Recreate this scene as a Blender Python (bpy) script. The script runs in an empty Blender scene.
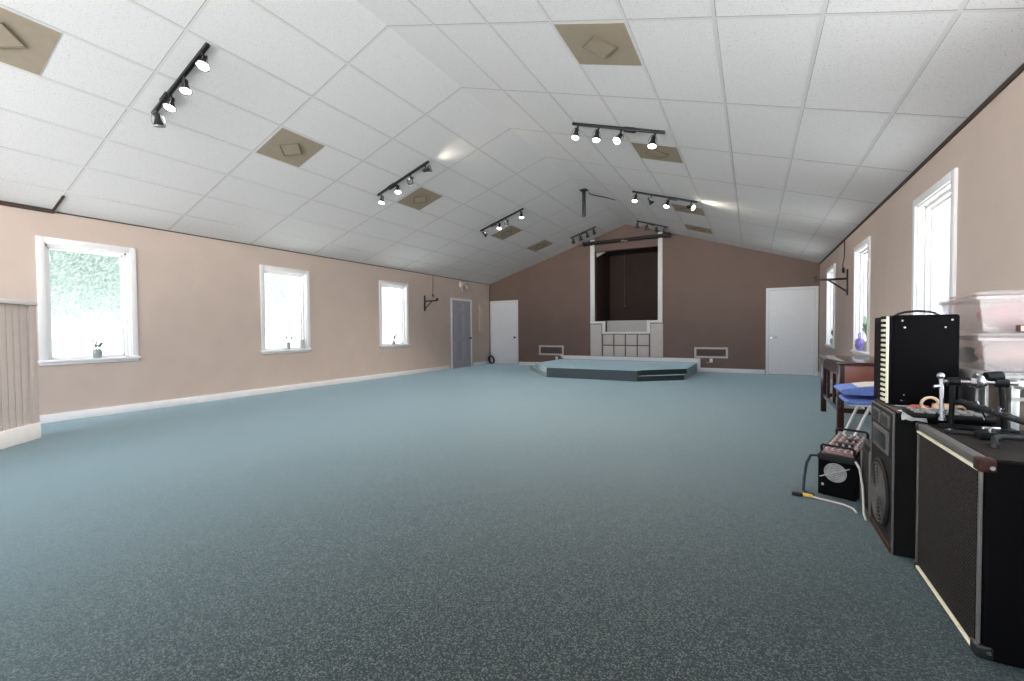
import bpy, bmesh, math, random
from mathutils import Vector, Matrix
random.seed(7)
PI = math.pi
sc = bpy.context.scene
COL = sc.collection

# ------------------------------------------------------------------ materials
def lin(r, g, b):
    f = lambda c: ((c/255)/12.92 if c/255 <= .04045 else ((c/255+.055)/1.055)**2.4)
    return (f(r), f(g), f(b), 1)
MATS = {}
def mat(name, rgb, rough=.6, metal=0, var=.08, scale=12, bump=0, bscale=None, spec=.5, coat=0, sheen=0):
    m = bpy.data.materials.new(name); m.use_nodes = True
    nt = m.node_tree; N = nt.nodes; Lk = nt.links
    b = N['Principled BSDF']
    c = lin(*rgb)
    tc = N.new('ShaderNodeTexCoord')
    n = N.new('ShaderNodeTexNoise'); n.inputs['Scale'].default_value = scale; n.inputs['Detail'].default_value = 4
    Lk.new(tc.outputs['Object'], n.inputs['Vector'])
    r = N.new('ShaderNodeValToRGB')
    r.color_ramp.elements[0].position = .3; r.color_ramp.elements[1].position = .7
    r.color_ramp.elements[0].color = tuple(max(0, x*(1-var)) for x in c[:3])+(1,)
    r.color_ramp.elements[1].color = tuple(min(1, x*(1+var)) for x in c[:3])+(1,)
    Lk.new(n.outputs['Fac'], r.inputs['Fac']); Lk.new(r.outputs['Color'], b.inputs['Base Color'])
    b.inputs['Roughness'].default_value = rough; b.inputs['Metallic'].default_value = metal
    b.inputs['Specular IOR Level'].default_value = spec
    b.inputs['Coat Weight'].default_value = coat
    b.inputs['Sheen Weight'].default_value = sheen
    if bump:
        n2 = N.new('ShaderNodeTexNoise'); n2.inputs['Scale'].default_value = bscale or scale*4
        Lk.new(tc.outputs['Object'], n2.inputs['Vector'])
        bp = N.new('ShaderNodeBump'); bp.inputs['Strength'].default_value = bump; bp.inputs['Distance'].default_value = .01
        Lk.new(n2.outputs['Fac'], bp.inputs['Height']); Lk.new(bp.outputs['Normal'], b.inputs['Normal'])
    MATS[name] = m
    return m
def emit(name, rgb, strength):
    m = bpy.data.materials.new(name); m.use_nodes = True
    b = m.node_tree.nodes['Principled BSDF']
    b.inputs['Base Color'].default_value = lin(*rgb); b.inputs['Emission Color'].default_value = lin(*rgb)
    b.inputs['Emission Strength'].default_value = strength
    return m

M_wall = mat('beige_paint', (207, 188, 176), .75, var=.03, scale=3, bump=.03, bscale=90)
M_brown = mat('brown_paint', (120, 97, 87), .6, var=.05, scale=2, bump=.05, bscale=60)
M_white = mat('white_trim_paint', (242, 240, 240), .45, var=.02)
M_door = mat('white_door_paint', (242, 242, 244), .5, var=.02)
M_greydoor = mat('grey_door_paint', (176, 176, 186), .5, var=.03)
M_grid = mat('ceiling_grid_metal', (222, 222, 224), .5, var=.03)
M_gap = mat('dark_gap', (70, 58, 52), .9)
M_jointshade = mat('ceiling_painted_shadow', (160, 159, 158), .9)
M_tan = mat('tan_plastic', (166, 154, 136), .6, var=.04)
M_tand = mat('tan_plastic_edge', (120, 110, 94), .6, var=.04)
M_black = mat('black_metal', (22, 21, 22), .45, var=.2)
M_chrome = mat('chrome', (190, 190, 195), .22, 1, var=.05)
M_bulboff = mat('unlit_bulb_glass', (120, 118, 116), .15, 0, coat=.6)
M_bulb = emit('lit_bulb_glass', (255, 244, 226), 9)
M_panel = mat('pale_panel', (214, 205, 200), .6, var=.03)
M_bead = mat('greige_beadboard', (206, 194, 188), .6, var=.03)
M_grey = mat('grey_panel', (196, 190, 187), .6, var=.03)
M_tolex = mat('black_tolex', (7, 6, 7), .7, var=.3, scale=60, bump=.1, bscale=500, spec=.06)
M_carpetblk = mat('black_speaker_carpet', (22, 20, 19), .95, var=.6, scale=260, bump=.5, bscale=400, spec=.15)
M_brownblk = mat('brown_black_vinyl', (26, 19, 16), .6, var=.25, scale=40, bump=.15, bscale=300, spec=.2)
M_silver = mat('silver_edge_trim', (92, 88, 85), .6, .1, var=.12, scale=50)
M_cream = mat('cream_piping', (222, 214, 188), .6, var=.08, scale=60)
M_leather = mat('brown_leather_corner', (56, 31, 23), .6, var=.3, scale=60, spec=.2)
M_fan = mat('pale_fan_metal', (150, 142, 138), .4, .3, var=.3, scale=40)
M_red = mat('dull_red_panel', (116, 88, 92), .6, var=.3, scale=45)
M_wood = mat('mahogany', (58, 28, 26), .25, var=.3, scale=9, coat=.35)
M_woodlight = mat('mahogany_front', (138, 82, 66), .4, var=.2, scale=9)
M_blue = mat('blue_fabric', (104, 128, 196), .85, var=.15, scale=40, bump=.2, bscale=200)
M_bluedk = mat('dark_blue_fabric', (52, 62, 110), .9, var=.15, scale=40)
M_tubewhite = mat('white_enamel', (205, 205, 200), .4, var=.05)
M_plasticgrey = mat('dark_grey_plastic', (32, 30, 29), .65, var=.15, scale=30, bump=.1, bscale=300, spec=.2)
M_pedal = mat('black_drum_hardware', (11, 11, 12), .5, .1, var=.2, spec=.2)
M_pink = mat('pink_cloth', (186, 84, 98), .9, var=.2, scale=14)
M_peach = mat('peach_cloth', (222, 176, 152), .9, var=.1, scale=14)
M_book = mat('brown_card', (120, 70, 52), .8, var=.2)
M_paper = mat('white_paper', (222, 216, 210), .8, var=.05)
M_cable = mat('grey_cable', (186, 178, 170), .6)
M_blackcable = mat('black_cable', (22, 22, 26), .55)
M_navy = mat('navy_cable', (32, 38, 58), .55)
M_yellow = mat('yellow_tape', (214, 172, 70), .6)
M_alu = mat('aluminium', (186, 184, 178), .35, .7, var=.12, scale=40)
M_speck = mat('speckled_grey_edge', (158, 154, 150), .8, var=.45, scale=120)
M_caseside = mat('dark_grey_case', (70, 68, 68), .6, var=.1, scale=20)
M_caseb = mat('brown_case_board', (92, 80, 70), .6, var=.15, scale=20)
M_orange = mat('red_plastic', (186, 88, 70), .5)
M_tapec = mat('cream_tape', (226, 196, 164), .6, var=.08, scale=30)
M_key = mat('grey_keys', (134, 130, 126), .6, var=.3, scale=50)
M_vase = mat('glazed_vase', (150, 160, 156), .3, coat=.4)
M_leaf = mat('green_leaf', (116, 138, 116), .6, var=.2)
M_leafdk = mat('dark_leaf', (70, 84, 74), .7, var=.2)
M_purple = mat('purple_cloth', (150, 132, 206), .8, var=.15, scale=30)
M_fixture = mat('ivory_plastic', (226, 214, 200), .5)
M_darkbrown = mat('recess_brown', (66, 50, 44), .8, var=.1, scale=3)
M_mustard = mat('grey_vent_core', (92, 76, 70), .6)
M_ground = mat('pale_paving', (196, 196, 190), .9, var=.06, scale=2)
M_hedge = mat('hedge_green', (178, 194, 184), .9, var=.05, scale=1.6, spec=.1)

# carpet: blue green loop pile with flecks
def carpet():
    m = bpy.data.materials.new('teal_carpet'); m.use_nodes = True
    nt = m.node_tree; N = nt.nodes; Lk = nt.links; b = N['Principled BSDF']
    tc = N.new('ShaderNodeTexCoord')
    n1 = N.new('ShaderNodeTexNoise'); n1.inputs['Scale'].default_value = 170; n1.inputs['Detail'].default_value = 8; n1.inputs['Roughness'].default_value = .75
    n2 = N.new('ShaderNodeTexNoise'); n2.inputs['Scale'].default_value = .55; n2.inputs['Detail'].default_value = 5
    Lk.new(tc.outputs['Object'], n1.inputs['Vector']); Lk.new(tc.outputs['Object'], n2.inputs['Vector'])
    r = N.new('ShaderNodeValToRGB'); e = r.color_ramp.elements
    e[0].position = .22; e[0].color = lin(18, 27, 29)
    e[1].position = .92; e[1].color = lin(82, 88, 83)
    k = e.new(.62); k.color = lin(28, 45, 48)
    vo = N.new('ShaderNodeTexVoronoi'); vo.inputs['Scale'].default_value = 215
    Lk.new(tc.outputs['Object'], vo.inputs['Vector'])
    bw = N.new('ShaderNodeSeparateColor'); Lk.new(vo.outputs['Color'], bw.inputs[0])
    Lk.new(bw.outputs[0], r.inputs['Fac'])
    mx = N.new('ShaderNodeMix'); mx.data_type = 'RGBA'; mx.blend_type = 'MULTIPLY'; mx.inputs[0].default_value = 1
    r2 = N.new('ShaderNodeValToRGB'); r2.color_ramp.elements[0].position = .35; r2.color_ramp.elements[1].position = .65
    r2.color_ramp.elements[0].color = (.86, .87, .87, 1); r2.color_ramp.elements[1].color = (1, 1, 1, 1)
    Lk.new(n2.outputs['Fac'], r2.inputs['Fac'])
    Lk.new(r.outputs['Color'], mx.inputs[6]); Lk.new(r2.outputs['Color'], mx.inputs[7])
    Lk.new(mx.outputs[2], b.inputs['Base Color'])
    b.inputs['Roughness'].default_value = .75; b.inputs['Specular IOR Level'].default_value = .22
    b.inputs['Sheen Weight'].default_value = 1; b.inputs['Sheen Roughness'].default_value = .28
    b.inputs['Sheen Tint'].default_value = (.70, .93, 1, 1)
    bp = N.new('ShaderNodeBump'); bp.inputs['Strength'].default_value = .35; bp.inputs['Distance'].default_value = .006
    Lk.new(n1.outputs['Fac'], bp.inputs['Height']); Lk.new(bp.outputs['Normal'], b.inputs['Normal'])
    return m
M_carpet = carpet()
def stagecarpet():
    return M_carpet
def ceilmat():
    m = bpy.data.materials.new('fissured_ceiling_tile'); m.use_nodes = True
    nt = m.node_tree; N = nt.nodes; Lk = nt.links; b = N['Principled BSDF']
    tc = N.new('ShaderNodeTexCoord')
    n1 = N.new('ShaderNodeTexNoise'); n1.inputs['Scale'].default_value = 110; n1.inputs['Detail'].default_value = 4
    Lk.new(tc.outputs['Object'], n1.inputs['Vector'])
    r = N.new('ShaderNodeValToRGB'); e = r.color_ramp.elements
    e[0].position = .33; e[0].color = lin(206, 207, 209); e[1].position = .43; e[1].color = lin(234, 235, 237)
    Lk.new(n1.outputs['Fac'], r.inputs['Fac']); Lk.new(r.outputs['Color'], b.inputs['Base Color'])
    b.inputs['Roughness'].default_value = .85
    bp = N.new('ShaderNodeBump'); bp.inputs['Strength'].default_value = .08; bp.inputs['Distance'].default_value = .003
    Lk.new(n1.outputs['Fac'], bp.inputs['Height']); Lk.new(bp.outputs['Normal'], b.inputs['Normal'])
    return m
M_ceil = ceilmat()
def grille_mat():
    m = bpy.data.materials.new('woven_grille_cloth'); m.use_nodes = True
    nt = m.node_tree; N = nt.nodes; Lk = nt.links; b = N['Principled BSDF']
    tc = N.new('ShaderNodeTexCoord')
    mp = N.new('ShaderNodeMapping'); mp.inputs['Rotation'].default_value = (PI/4, 0, 0)
    ch = N.new('ShaderNodeTexVoronoi'); ch.inputs['Scale'].default_value = 95; ch.inputs['Randomness'].default_value = .15
    Lk.new(tc.outputs['Object'], mp.inputs['Vector']); Lk.new(mp.outputs['Vector'], ch.inputs['Vector'])
    r = N.new('ShaderNodeValToRGB'); e = r.color_ramp.elements
    e[0].position = .25; e[0].color = lin(70, 62, 58); e[1].position = .55; e[1].color = lin(20, 17, 16)
    Lk.new(ch.outputs['Distance'], r.inputs['Fac']); Lk.new(r.outputs['Color'], b.inputs['Base Color'])
    b.inputs['Roughness'].default_value = .7; b.inputs['Specular IOR Level'].default_value = .15
    bp = N.new('ShaderNodeBump'); bp.inputs['Strength'].default_value = .5; bp.inputs['Distance'].default_value = .004
    Lk.new(ch.outputs['Distance'], bp.inputs['Height']); Lk.new(bp.outputs['Normal'], b.inputs['Normal'])
    return m
M_grille = grille_mat()
def pane_mat(name, tr, tint):
    m = bpy.data.materials.new(name); m.use_nodes = True
    nt = m.node_tree; N = nt.nodes; Lk = nt.links
    for n in list(N):
        if n.type != 'OUTPUT_MATERIAL': N.remove(n)
    out = [n for n in N if n.type == 'OUTPUT_MATERIAL'][0]
    t = N.new('ShaderNodeBsdfTransparent'); t.inputs[0].default_value = tint
    d = N.new('ShaderNodeBsdfTranslucent'); d.inputs[0].default_value = tint
    mx = N.new('ShaderNodeMixShader'); mx.inputs[0].default_value = 1-tr
    Lk.new(t.outputs[0], mx.inputs[1]); Lk.new(d.outputs[0], mx.inputs[2])
    g = N.new('ShaderNodeBsdfGlossy'); g.inputs['Roughness'].default_value = .1
    m2 = N.new('ShaderNodeMixShader'); m2.inputs[0].default_value = .04
    Lk.new(mx.outputs[0], m2.inputs[1]); Lk.new(g.outputs[0], m2.inputs[2])
    Lk.new(m2.outputs[0], out.inputs['Surface'])
    return m
M_pane = pane_mat('frosted_window_glass', .965, (.5, .513, .508, 1))
M_clear = pane_mat('clear_window_glass', .98, (.99, 1, .995, 1))
def plastic_clear():
    m = bpy.data.materials.new('milky_clear_plastic'); m.use_nodes = True
    nt = m.node_tree; N = nt.nodes; Lk = nt.links
    b = N['Principled BSDF']; out = [n for n in N if n.type == 'OUTPUT_MATERIAL'][0]
    b.inputs['Base Color'].default_value = lin(228, 220, 218); b.inputs['Roughness'].default_value = .25
    t = N.new('ShaderNodeBsdfTransparent'); t.inputs[0].default_value = (.96, .94, .94, 1)
    mx = N.new('ShaderNodeMixShader'); mx.inputs[0].default_value = .72
    Lk.new(b.outputs[0], mx.inputs[1]); Lk.new(t.outputs[0], mx.inputs[2]); Lk.new(mx.outputs[0], out.inputs['Surface'])
    return m
M_tub = plastic_clear()

M_dust = mat('dusty_brown_vinyl', (80, 66, 60), .8, var=.25, scale=30)
M_darkgrille = mat('dark_grille_cloth', (24, 18, 22), .9, var=.4, scale=150, spec=.1)
# ------------------------------------------------------------------ mesh builder
class MB:
    def __init__(s): s.bm = bmesh.new()
    def _xf(s, vs, M):
        if M is not None: bmesh.ops.transform(s.bm, matrix=M, verts=vs)
    def box(s, x0, x1, y0, y1, z0, z1, bev=0, M=None, seg=2):
        r = bmesh.ops.create_cube(s.bm, size=1); vs = r['verts']
        for v in vs:
            v.co = Vector(((x0+x1)/2+v.co.x*(x1-x0), (y0+y1)/2+v.co.y*(y1-y0), (z0+z1)/2+v.co.z*(z1-z0)))
        if bev:
            es = list({e for v in vs for e in v.link_edges})
            r = bmesh.ops.bevel(s.bm, geom=es, offset=bev, segments=seg, affect='EDGES', profile=.5)
            vs = list({v for f in r['faces'] for v in f.verts} | {v for v in vs if v.is_valid})
        s._xf(vs, M); return s
    def cyl(s, p0, p1, r0, r1=None, seg=16, caps=True):
        p0, p1 = Vector(p0), Vector(p1); r1 = r0 if r1 is None else r1
        d = p1-p0; q = d.to_track_quat('Z', 'Y').to_matrix().to_4x4()
        M = Matrix.Translation((p0+p1)/2) @ q
        bmesh.ops.create_cone(s.bm, cap_ends=caps, segments=seg, radius1=r0, radius2=max(r1, 1e-5), depth=d.length, matrix=M)
        return s
    def tube(s, pts, r, seg=8, closed=False):
        pts = [Vector(p) for p in pts]; n = len(pts); rings = []
        up = None
        for i, p in enumerate(pts):
            a = pts[(i-1) % n] if (closed or i) else p; b = pts[(i+1) % n] if (closed or i < n-1) else p
            t = (b-a).normalized()
            if up is None: up = Vector((0, 0, 1)) if abs(t.z) < .9 else Vector((1, 0, 0))
            u = (up - t*up.dot(t)).normalized(); w = t.cross(u); up = u
            rr = r[i] if isinstance(r, (list, tuple)) else r
            rings.append([s.bm.verts.new(p+(u*math.cos(2*PI*k/seg)+w*math.sin(2*PI*k/seg))*rr) for k in range(seg)])
        for i in range(n if closed else n-1):
            A, B = rings[i], rings[(i+1) % n]
            for k in range(seg): s.bm.faces.new((A[k], A[(k+1) % seg], B[(k+1) % seg], B[k]))
        if not closed:
            s.bm.faces.new(rings[0][::-1]); s.bm.faces.new(rings[-1])
        return s
    def lathe(s, prof, M=None, seg=24):
        rings = []
        vs = []
        for r, z in prof:
            ring = [s.bm.verts.new((max(r, 1e-4)*math.cos(2*PI*k/seg), max(r, 1e-4)*math.sin(2*PI*k/seg), z)) for k in range(seg)]
            rings.append(ring); vs += ring
        for A, B in zip(rings, rings[1:]):
            for k in range(seg): s.bm.faces.new((A[k], A[(k+1) % seg], B[(k+1) % seg], B[k]))
        s._xf(vs, M); return s
    def prism(s, poly, h0, h1, axis='z', M=None):
        f = {'z': lambda p, h: (p[0], p[1], h), 'y': lambda p, h: (p[0], h, p[1]), 'x': lambda p, h: (h, p[0], p[1])}[axis]
        A = [s.bm.verts.new(f(p, h0)) for p in poly]; B = [s.bm.verts.new(f(p, h1)) for p in poly]
        n = len(poly)
        s.bm.faces.new(A[::-1]); s.bm.faces.new(B)
        for i in range(n): s.bm.faces.new((A[i], A[(i+1) % n], B[(i+1) % n], B[i]))
        s._xf(A+B, M); return s
    def ball(s, c, r, sx=1, sy=1, sz=1, seg=16):
        M = Matrix.Translation(c) @ Matrix.Diagonal((sx, sy, sz, 1))
        bmesh.ops.create_uvsphere(s.bm, u_segments=seg, v_segments=seg//2, radius=r, matrix=M); return s
    def torus(s, c, R, r, axis=(0, 0, 1), seg=24, a0=0, a1=2*PI):
        q = Vector(axis).to_track_quat('Z', 'Y').to_matrix(); c = Vector(c)
        full = abs(a1-a0-2*PI) < 1e-6; n = seg
        pts = [c+q @ Vector((R*math.cos(a0+(a1-a0)*i/n), R*math.sin(a0+(a1-a0)*i/n), 0)) for i in range(n if full else n+1)]
        return s.tube(pts, r, 6, full)
    def build(s, name, m, parent=None, loc=None, rot=None):
        bmesh.ops.recalc_face_normals(s.bm, faces=s.bm.faces)
        me = bpy.data.meshes.new(name); s.bm.to_mesh(me); s.bm.free()
        me.polygons.foreach_set('use_smooth', [True]*len(me.polygons)); me.set_sharp_from_angle(angle=math.radians(35))
        me.materials.append(m)
        o = bpy.data.objects.new(name, me); COL.objects.link(o)
        if parent is not None: o.parent = parent
        if loc is not None: o.location = loc
        if rot is not None: o.rotation_euler = rot
        return o
def thing(name, label, cat, loc=(0, 0, 0), rz=0, group=None, rot=None):
    o = bpy.data.objects.new(name, None); COL.objects.link(o); o.empty_display_size = .1
    o.location = loc; o.rotation_euler = rot if rot else (0, 0, rz); o['label'] = label; o['category'] = cat
    if group: o['group'] = group
    return o
def tag(o, label, cat, group=None):
    o['label'] = label; o['category'] = cat
    if group: o['group'] = group
    return o
def struct(o):
    o['kind'] = 'structure'; return o
def sempty(name, loc=(0, 0, 0), rz=0):
    o = bpy.data.objects.new(name, None); COL.objects.link(o); o.location = loc; o.rotation_euler = (0, 0, rz); o['kind'] = 'structure'; return o
def dup(root):
    r = root.copy(); COL.objects.link(r)
    for ch in list(root.children):
        c = ch.copy(); COL.objects.link(c); c.parent = r
        for g in list(ch.children):
            d = g.copy(); COL.objects.link(d); d.parent = c
    return r

# ------------------------------------------------------------------ room
XL, XR, YB, YF = -7.713, 1.357, 12.192, -4.8
ZL, ZR, XP, ZP = 2.665, 2.6235, -3.125, 4.1003
T = .16
aL = math.atan2(ZP-ZL, XP-XL); aR = math.atan2(ZP-ZR, XR-XP)
def roof(x): return ZL+(x-XL)*(ZP-ZL)/(XP-XL) if x < XP else ZP-(x-XP)*(ZP-ZR)/(XR-XP)

struct(MB().box(XL-T, XR+T, YF-T, YB+1.6, -.2, 0).build('floor', M_carpet))
# windows: (y centre) z .75..2.33, casing outer width .98
WZ0, WZ1, WH = .78, 2.26, .42       # clear opening
LW = [-3.27, -.52, 2.23, 4.98, 7.79]; RWY = [-3.25, -.5, 2.25, 5.01, 7.76, 10.5]  # side windows outside the view are added to brighten the room
def wall_with_holes(name, x0, x1, ys, ztop, y0, y1):
    m = MB(); cuts = []
    c = y0
    for y in ys:
        m.box(x0, x1, c, y-WH, 0, ztop); m.box(x0, x1, y-WH, y+WH, 0, WZ0); m.box(x0, x1, y-WH, y+WH, WZ1, ztop); c = y+WH
    m.box(x0, x1, c, y1, 0, ztop)
    return struct(m.build(name, M_wall))
wall_with_holes('wall_left', XL-T, XL, LW, ZL+.1, YF, YB+T)
wall_with_holes('wall_right', XR, XR+T, RWY, ZR+.1, YF, YB+T)
# front wall behind the camera, with a wide opening added to let in fill light
m = MB(); GX0, GX1, GZ0, GZ1 = -7.0, .7, .4, 2.75
m.prism([(XL-T, 0), (GX0, 0), (GX0, roof(GX0)+.1), (XL-T, ZL+.1)], YF-T, YF, 'y').prism([(GX1, 0), (XR+T, 0), (XR+T, ZR+.1), (GX1, roof(GX1)+.1)], YF-T, YF, 'y')
m.prism([(GX0, 0), (GX1, 0), (GX1, GZ0), (GX0, GZ0)], YF-T, YF, 'y').prism([(GX0, GZ1), (GX1, GZ1), (GX1, roof(GX1)+.1), (XP, ZP+.1), (GX0, roof(GX0)+.1)], YF-T, YF, 'y')
struct(m.build('wall_front', M_wall))
# back wall with recess
NX0, NX1, NZ0, NZ1 = -4.05, -2.26, 1.37, 3.40
DX0, DX1, DZ0 = -3.73, -2.56, 1.05
m = MB()
def bpoly(poly): m.prism(poly, YB, YB+T, 'y')
bpoly([(XL, 0), (NX0, 0), (NX0, roof(NX0)+.1), (XL, ZL+.1)])
bpoly([(NX1, 0), (XR, 0), (XR, ZR+.1), (NX1, roof(NX1)+.1)])
bpoly([(NX0, 0), (NX1, 0), (NX1, DZ0), (NX0, DZ0)])
bpoly([(NX0, DZ0), (DX0, DZ0), (DX0, NZ0), (NX0, NZ0)]); bpoly([(DX1, DZ0), (NX1, DZ0), (NX1, NZ0), (DX1, NZ0)])
bpoly([(NX0, NZ1), (NX1, NZ1), (NX1, roof(NX1)+.1), (XP, ZP+.1), (NX0, roof(NX0)+.1)])
struct(m.build('wall_back', M_brown))
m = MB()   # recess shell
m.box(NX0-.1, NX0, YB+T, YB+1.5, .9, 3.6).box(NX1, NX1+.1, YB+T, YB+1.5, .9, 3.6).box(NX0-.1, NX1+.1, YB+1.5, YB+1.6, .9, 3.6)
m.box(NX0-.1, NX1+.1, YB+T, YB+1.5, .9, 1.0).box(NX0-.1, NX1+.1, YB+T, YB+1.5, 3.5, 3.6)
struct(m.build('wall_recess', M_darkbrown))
struct(MB().box(DX0-.06, DX1+.06, YB+T, YB+T+.02, 1.0, 1.38).build('wall_recess_ledge', M_grey))
struct(MB().prism([(NX0, 3.5), (NX0, 3.27), (-3.72, 3.44), (-3.72, 3.5)], YB+T+.01, YB+T+.06, 'y').build('ceiling_recess', M_grey))

# ceiling slabs + grid
m = MB()
m.prism([(XL-T, roof(XL)-T*math.tan(aL)), (XP, ZP), (XP, ZP+.14), (XL-T, ZL+.14-T*math.tan(aL))], YF-T, YB+T, 'y')
m.prism([(XP, ZP), (XR+T, ZR-T*math.tan(aR)), (XR+T, ZR+.14-T*math.tan(aR)), (XP, ZP+.14)], YF-T, YB+T, 'y')
ceil = struct(m.build('ceiling', M_ceil))
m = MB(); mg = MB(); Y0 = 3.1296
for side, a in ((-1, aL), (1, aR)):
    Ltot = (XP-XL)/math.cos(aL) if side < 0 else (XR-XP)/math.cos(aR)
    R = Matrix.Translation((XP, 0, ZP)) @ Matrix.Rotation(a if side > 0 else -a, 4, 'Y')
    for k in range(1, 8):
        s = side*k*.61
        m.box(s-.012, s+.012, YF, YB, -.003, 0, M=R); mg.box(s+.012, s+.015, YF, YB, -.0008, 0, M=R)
    for n in range(-5, 8):
        y = Y0+1.22*n
        if y < YB:
            m.box(min(0, side*Ltot), max(0, side*Ltot), y-.012, y+.012, -.001, 0, M=R)
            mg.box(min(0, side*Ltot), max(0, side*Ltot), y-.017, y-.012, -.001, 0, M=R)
g = m.build('ceiling_grid', M_grid, ceil)
mg.build('ceiling_joint_shade', M_jointshade, ceil)  # grey strips paint a shadow line along one side of the bars
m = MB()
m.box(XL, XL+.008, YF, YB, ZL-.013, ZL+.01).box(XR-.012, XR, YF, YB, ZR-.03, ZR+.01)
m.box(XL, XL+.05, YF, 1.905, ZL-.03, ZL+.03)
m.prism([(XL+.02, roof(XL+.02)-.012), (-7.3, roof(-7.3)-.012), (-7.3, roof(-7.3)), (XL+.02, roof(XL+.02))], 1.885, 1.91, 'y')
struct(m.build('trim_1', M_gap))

# baseboards
struct(MB().box(XL, XL+.02, 1.6, 9.98, .0, .105, .004).box(XL, XL+.02, 11.19, YB, 0, .105, .004).build('baseboard_left', M_white))
struct(MB().box(XR-.02, XR, YF, YB, 0, .105, .004).build('baseboard_right', M_white))
m = MB()
m.box(-6.6, -5.13, YB-.02, YB, 0, .105, .004).box(-1.19, .27, YB-.02, YB, 0, .105, .004)
struct(m.build('baseboard_back', M_white))
m = MB()
m.prism([(-5.16, .345), (-5.04, .235), (-1.19, .235), (-1.19, .345)], YB-.025, YB, 'y')
m.box(-1.26, -1.185, YB-.03, YB, 0, .345, .004)
struct(m.build('trim_2', M_white))

# recess surround
m = MB()
d0, d1 = YB-.03, YB
m.box(-4.18, -4.05, d0, d1, 1.37, roof(-4.18)-.01, .004).box(-2.26, -2.14, d0, d1, 1.37, roof(-2.14)-.01, .004)
m.box(-4.18, -3.73, d0-.01, d1, 1.30, 1.37, .004).box(-2.56, -2.14, d0-.01, d1, 1.30, 1.37, .004)
m.box(-3.82, -3.73, d0-.01, d1, 1.0, 1.30, .004).box(-2.56, -2.47, d0-.01, d1, 1.0, 1.30, .004)
m.box(-3.73, -2.56, d0-.012, d1+.1, 1.0, 1.055, .004)
struct(m.build('trim_3', M_white))
pf = thing('panelled_front', 'pale panelled front below the dark recess in the brown wall', 'wall panelling', (-3.15, YB, .345))
MB().box(-4.18+3.15, -3.845+3.15, -.03, -.002, .012, .93, .005).build('side_panel', M_panel, pf)
MB().box(-2.46+3.15, -2.125+3.15, -.03, -.002, .012, .93, .005).build('side_panel', M_panel, pf)
x0, x1 = -3.815, -2.485; w = (x1-x0)/4
for i in range(4):
    for j in range(2):
        MB().box(x0+i*w+.018+3.15, x0+(i+1)*w-.018+3.15, -.025, -.002, .01+j*.325, .01+j*.325+.295, .006).build('panel', M_panel, pf)

# ------------------------------------------------------------------ windows
def window(n, x, y, side):
    """side -1: left wall (room on +x); built in local frame, +x = into the room"""
    o = sempty('window_%d' % n, (x, y, 0), 0 if side < 0 else PI)
    m = MB(); ow = .49; z0, z1 = .775, 2.33
    m.box(0, .022, -ow, -WH, z0, z1, .004).box(0, .022, WH, ow, z0, z1, .004).box(0, .022, -WH, WH, WZ1, z1, .004)
    m.build('casing', M_white, o)
    m = MB()  # jamb lining
    m.box(-T, .0, -WH, -WH+.012, WZ0, WZ1).box(-T, .0, WH-.012, WH, WZ0, WZ1).box(-T, 0, -WH, WH, WZ1-.012, WZ1)
    m.build('jamb', M_white, o)
    MB().box(-T, .05, -ow-.02, ow+.02, .755, .785, .006).box(0, .02, -ow, ow, .72, .755, .004).build('sill', M_white, o)
    m = MB()  # sash
    a = WH-.012
    for x_, t_, s_ in ((-.12, .05, .035), (-.085, .05, .012)):
        m.box(x_, x_+.035, -a, -a+s_+.02, .785, WZ1-.012).box(x_, x_+.035, a-s_-.02, a, .785, WZ1-.012)
        m.box(x_, x_+.035, -a, a, WZ1-.012-s_-.015, WZ1-.012).box(x_, x_+.035, -a, a, .785, .785+s_)
    m.build('sash', M_white, o)
    MB().box(-.108, -.102, -a+.04, a-.04, .81, WZ1-.05).build('pane', M_clear if y < (1 if side < 0 else 3) else M_pane, o)
    l = bpy.data.lights.new('daylight_portal', 'AREA'); l.shape = 'RECTANGLE'; l.size = 1.48; l.size_y = .84
    l.cycles.is_portal = True
    lo = bpy.data.objects.new('daylight_portal', l); COL.objects.link(lo)
    s = 1 if side < 0 else -1
    lo.location = (x-s*(T+.02), y, (WZ0+WZ1)/2); lo.rotation_euler = (0, -PI/2*s, 0)
i = 1
for y in LW: window(i, XL, y, -1); i += 1
for y in RWY: window(i, XR, y, 1); i += 1

# unseen wide window behind the camera, added to fill the room with light
o = sempty('window_%d' % i, (0, YF, 0)); m = MB(); n = 5
for k in range(n+1):
    x = GX0+(GX1-GX0)*k/n; m.box(x-.04, x+.04, -.12, -.04, GZ0, GZ1)
m.box(GX0, GX1, -.12, -.04, GZ0, GZ0+.07).box(GX0, GX1, -.12, -.04, GZ1-.07, GZ1); m.build('frame', M_white, o)
MB().box(GX0, GX1, -.082, -.076, GZ0, GZ1).build('pane', M_clear, o)
l = bpy.data.lights.new('daylight_portal', 'AREA'); l.shape = 'RECTANGLE'; l.size = GX1-GX0; l.size_y = GZ1-GZ0; l.cycles.is_portal = True
lo = bpy.data.objects.new('daylight_portal', l); COL.objects.link(lo); lo.location = ((GX0+GX1)/2, YF-T-.02, (GZ0+GZ1)/2); lo.rotation_euler = (PI/2, 0, 0)

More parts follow.
